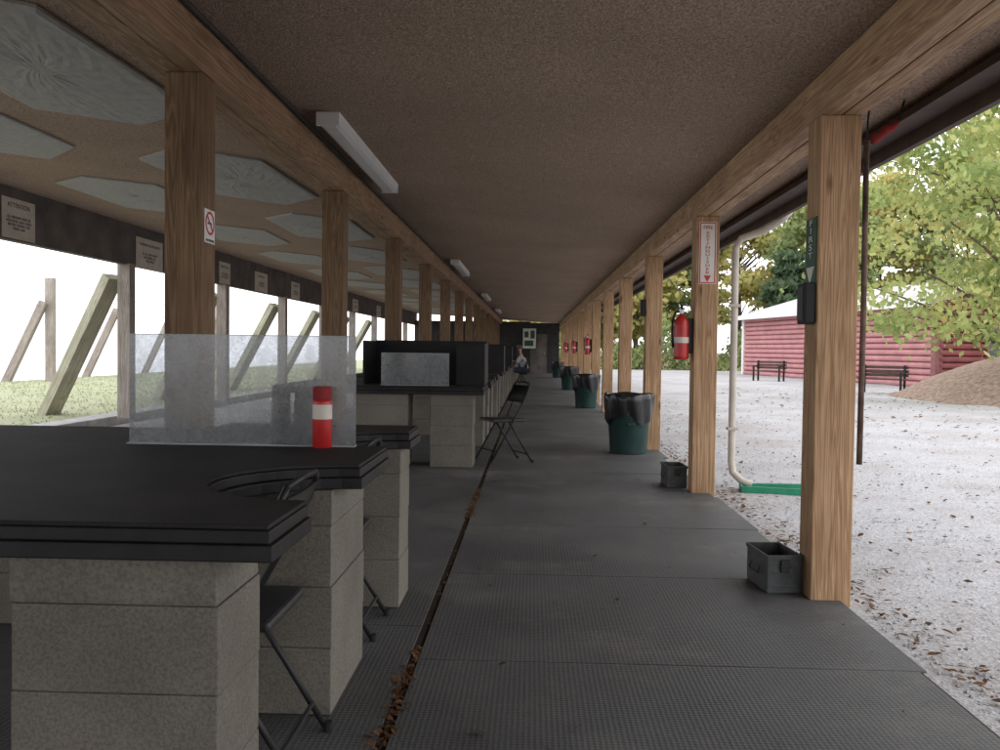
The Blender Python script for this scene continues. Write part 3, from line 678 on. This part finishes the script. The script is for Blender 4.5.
bg=[(24,62,'leaf_yellow',14,3.6,'tall golden tree behind the middle of the log building'),
(19.8,60,'leaf_green',13.5,3.4,'green leafy tree behind the left half of the log building'),
(16.6,58,'leaf_pine',8.0,2.0,'dark conical evergreen just left of the log building roof'),
(14.8,64,'leaf_yellow',14.0,3.6,'yellow tree seen between the downspout and log building'),
(29,60,'leaf_green',17,4.4,'tall green tree above the log building roof'),
(35,58,'leaf_yellow',18,4.8,'tallest yellow tree far behind the maple'),
(10.4,66,'leaf_green',13,3.2,'green tree seen past the extinguisher sign post'),
(7.2,62,'leaf_yellow',10.5,2.8,'yellow tree seen between the second and third right posts'),
(5.0,68,'leaf_yellow',9.5,2.7,'golden tree seen past the third right post'),
(3.0,64,'leaf_green',8,2.6,'small green tree seen between the far right posts'),
(.8,70,'leaf_yellow',8,2.6,'small yellow tree nearest the far end wall'),
(41,62,'leaf_green',17,4.5,'tall green tree at the far right behind the maple')]
for i,(x,y,mt,H,rd,lb) in enumerate(bg):
    tree(x,y,lb,H,1.6 if H<13 else 2.6,rd,90,125,.20,mt,mt=='leaf_pine',seed=20+i,tr=.2,name='evergreen_tree' if mt=='leaf_pine' else 'broadleaf_tree',grp='trees behind the gravel yard')
g=MB(); rnd=random.Random(4)
for _ in range(26000):
    x=rnd.uniform(-2,50); y=57+rnd.random()*5; h=2.0+1.0*math.sin(x*.9)+.7*math.sin(x*2.3+1)
    z=rnd.random()**.8*h; s=rnd.uniform(.08,.2); a=Vector((rnd.gauss(0,1),rnd.gauss(0,1),rnd.gauss(0,.6))).normalized(); b_=a.orthogonal().normalized(); c_=a.cross(b_); q=Vector((x,y,z))
    g.add([q-b_*s,q+c_*s*.6,q+b_*s,q-c_*s*.6],[(0,1,2,3)])
tag(g.build('undergrowth','leaf_green'),'dense mixed undergrowth along the far side of the yard','undergrowth',kind='stuff')

# ------------------------------------------------------------ person
def skin_mesh(name,pts,edges,rad,mat,parent):
    me=bpy.data.meshes.new(name); me.from_pydata(pts,edges,[]); me.materials.append(M[mat])
    o=bpy.data.objects.new(name,me); C.objects.link(o); o.parent=parent
    s=o.modifiers.new('s','SKIN'); 
    for i,r_ in enumerate(rad): me.skin_vertices[0].data[i].radius=(r_,r_)
    me.skin_vertices[0].data[0].use_root=True
    o.modifiers.new('sub','SUBSURF').levels=1; return o
pt=thing('person',(-.32,28.35,0),'person in grey shirt seated at a far bench, leaning over it','person',None,-PI/2)
pts=[(0,.08,.54),(0,.04,.74),(0,-.05,.96),(0,-.07,1.05),(0,-.09,1.12),(0,-.10,1.22),(0,-.1,1.28),
 (.17,-.06,.95),(.24,-.18,.76),(.18,-.42,.86),(.16,-.50,.87),(-.17,-.06,.95),(-.24,-.18,.76),(-.18,-.42,.86),(-.16,-.5,.87),
 (.10,.05,.54),(.13,-.36,.53),(.13,-.34,.09),(.13,-.46,.05),(-.10,.05,.54),(-.13,-.36,.53),(-.13,-.34,.09),(-.13,-.46,.05)]
ed=[(0,1),(1,2),(2,3),(3,4),(4,5),(5,6),(2,7),(7,8),(8,9),(9,10),(2,11),(11,12),(12,13),(13,14),(0,15),(15,16),(16,17),(17,18),(0,19),(19,20),(20,21),(21,22)]
rd=[.13,.13,.14,.055,.06,.095,.06,.06,.045,.035,.03,.06,.045,.035,.03,.085,.065,.045,.04,.085,.065,.045,.04]
try:
    skin_mesh('body',pts,ed,rd,'skin',pt)
    skin_mesh('shirt',[pts[i] for i in(1,0,2,7,8,11,12)],[(0,1),(0,2),(2,3),(3,4),(2,5),(5,6)],[.15,.15,.16,.078,.06,.078,.06],'shirt',pt)
    skin_mesh('trousers',[pts[i] for i in(0,15,16,17,19,20,21)],[(0,1),(1,2),(2,3),(0,4),(4,5),(5,6)],[.145,.1,.082,.06,.1,.082,.06],'jeans',pt)
except Exception as e: print('SKIN',e)
g=MB(); g.lathe([(.108,1.22),(.106,1.27),(.085,1.32),(.04,1.345)],16,(0,-.1,0)); g.box(-.06,.06,-.28,-.19,1.225,1.235); g.build('cap','ink',pt,smooth=True)

# ------------------------------------------------------------ light, world, camera
w=bpy.data.worlds.new("World"); sc.world=w; w.use_nodes=True; n=w.node_tree.nodes; l=w.node_tree.links
bgn=n['Background']; sk=n.new('ShaderNodeTexSky'); sk.sky_type='NISHITA'; sk.sun_disc=False; sk.sun_elevation=R(50); sk.sun_rotation=R(115); sk.dust_density=1
hs=n.new('ShaderNodeMix'); hs.data_type='RGBA'; hs.inputs[0].default_value=.95; l.new(sk.outputs[0],hs.inputs[6]); hs.inputs[7].default_value=(15.4,15.4,16.0,1)
l.new(hs.outputs[2],bgn.inputs[0]); bgn.inputs[1].default_value=.15
sd=bpy.data.lights.new('sun','SUN'); sd.energy=.5; sd.angle=R(60); sd.color=(1,.97,.93); so=bpy.data.objects.new('sun',sd); C.objects.link(so)
so.rotation_euler=Vector((-.62,.30,-.75)).to_track_quat('-Z','Y').to_euler()
cd=bpy.data.cameras.new('camera'); cam=bpy.data.objects.new('camera',cd); C.objects.link(cam); sc.camera=cam
cd.lens=31.68; cd.sensor_width=36; cd.clip_end=1500; cd.clip_start=.05
yaw=math.atan(32/880); pit=math.atan(26/880)
cam.matrix_world=Matrix.Translation((0,0,1.2))@Matrix.Rotation(yaw,4,'Z')@Matrix.Rotation(PI/2-pit,4,'X')@Matrix.Rotation(R(.7),4,'Z')
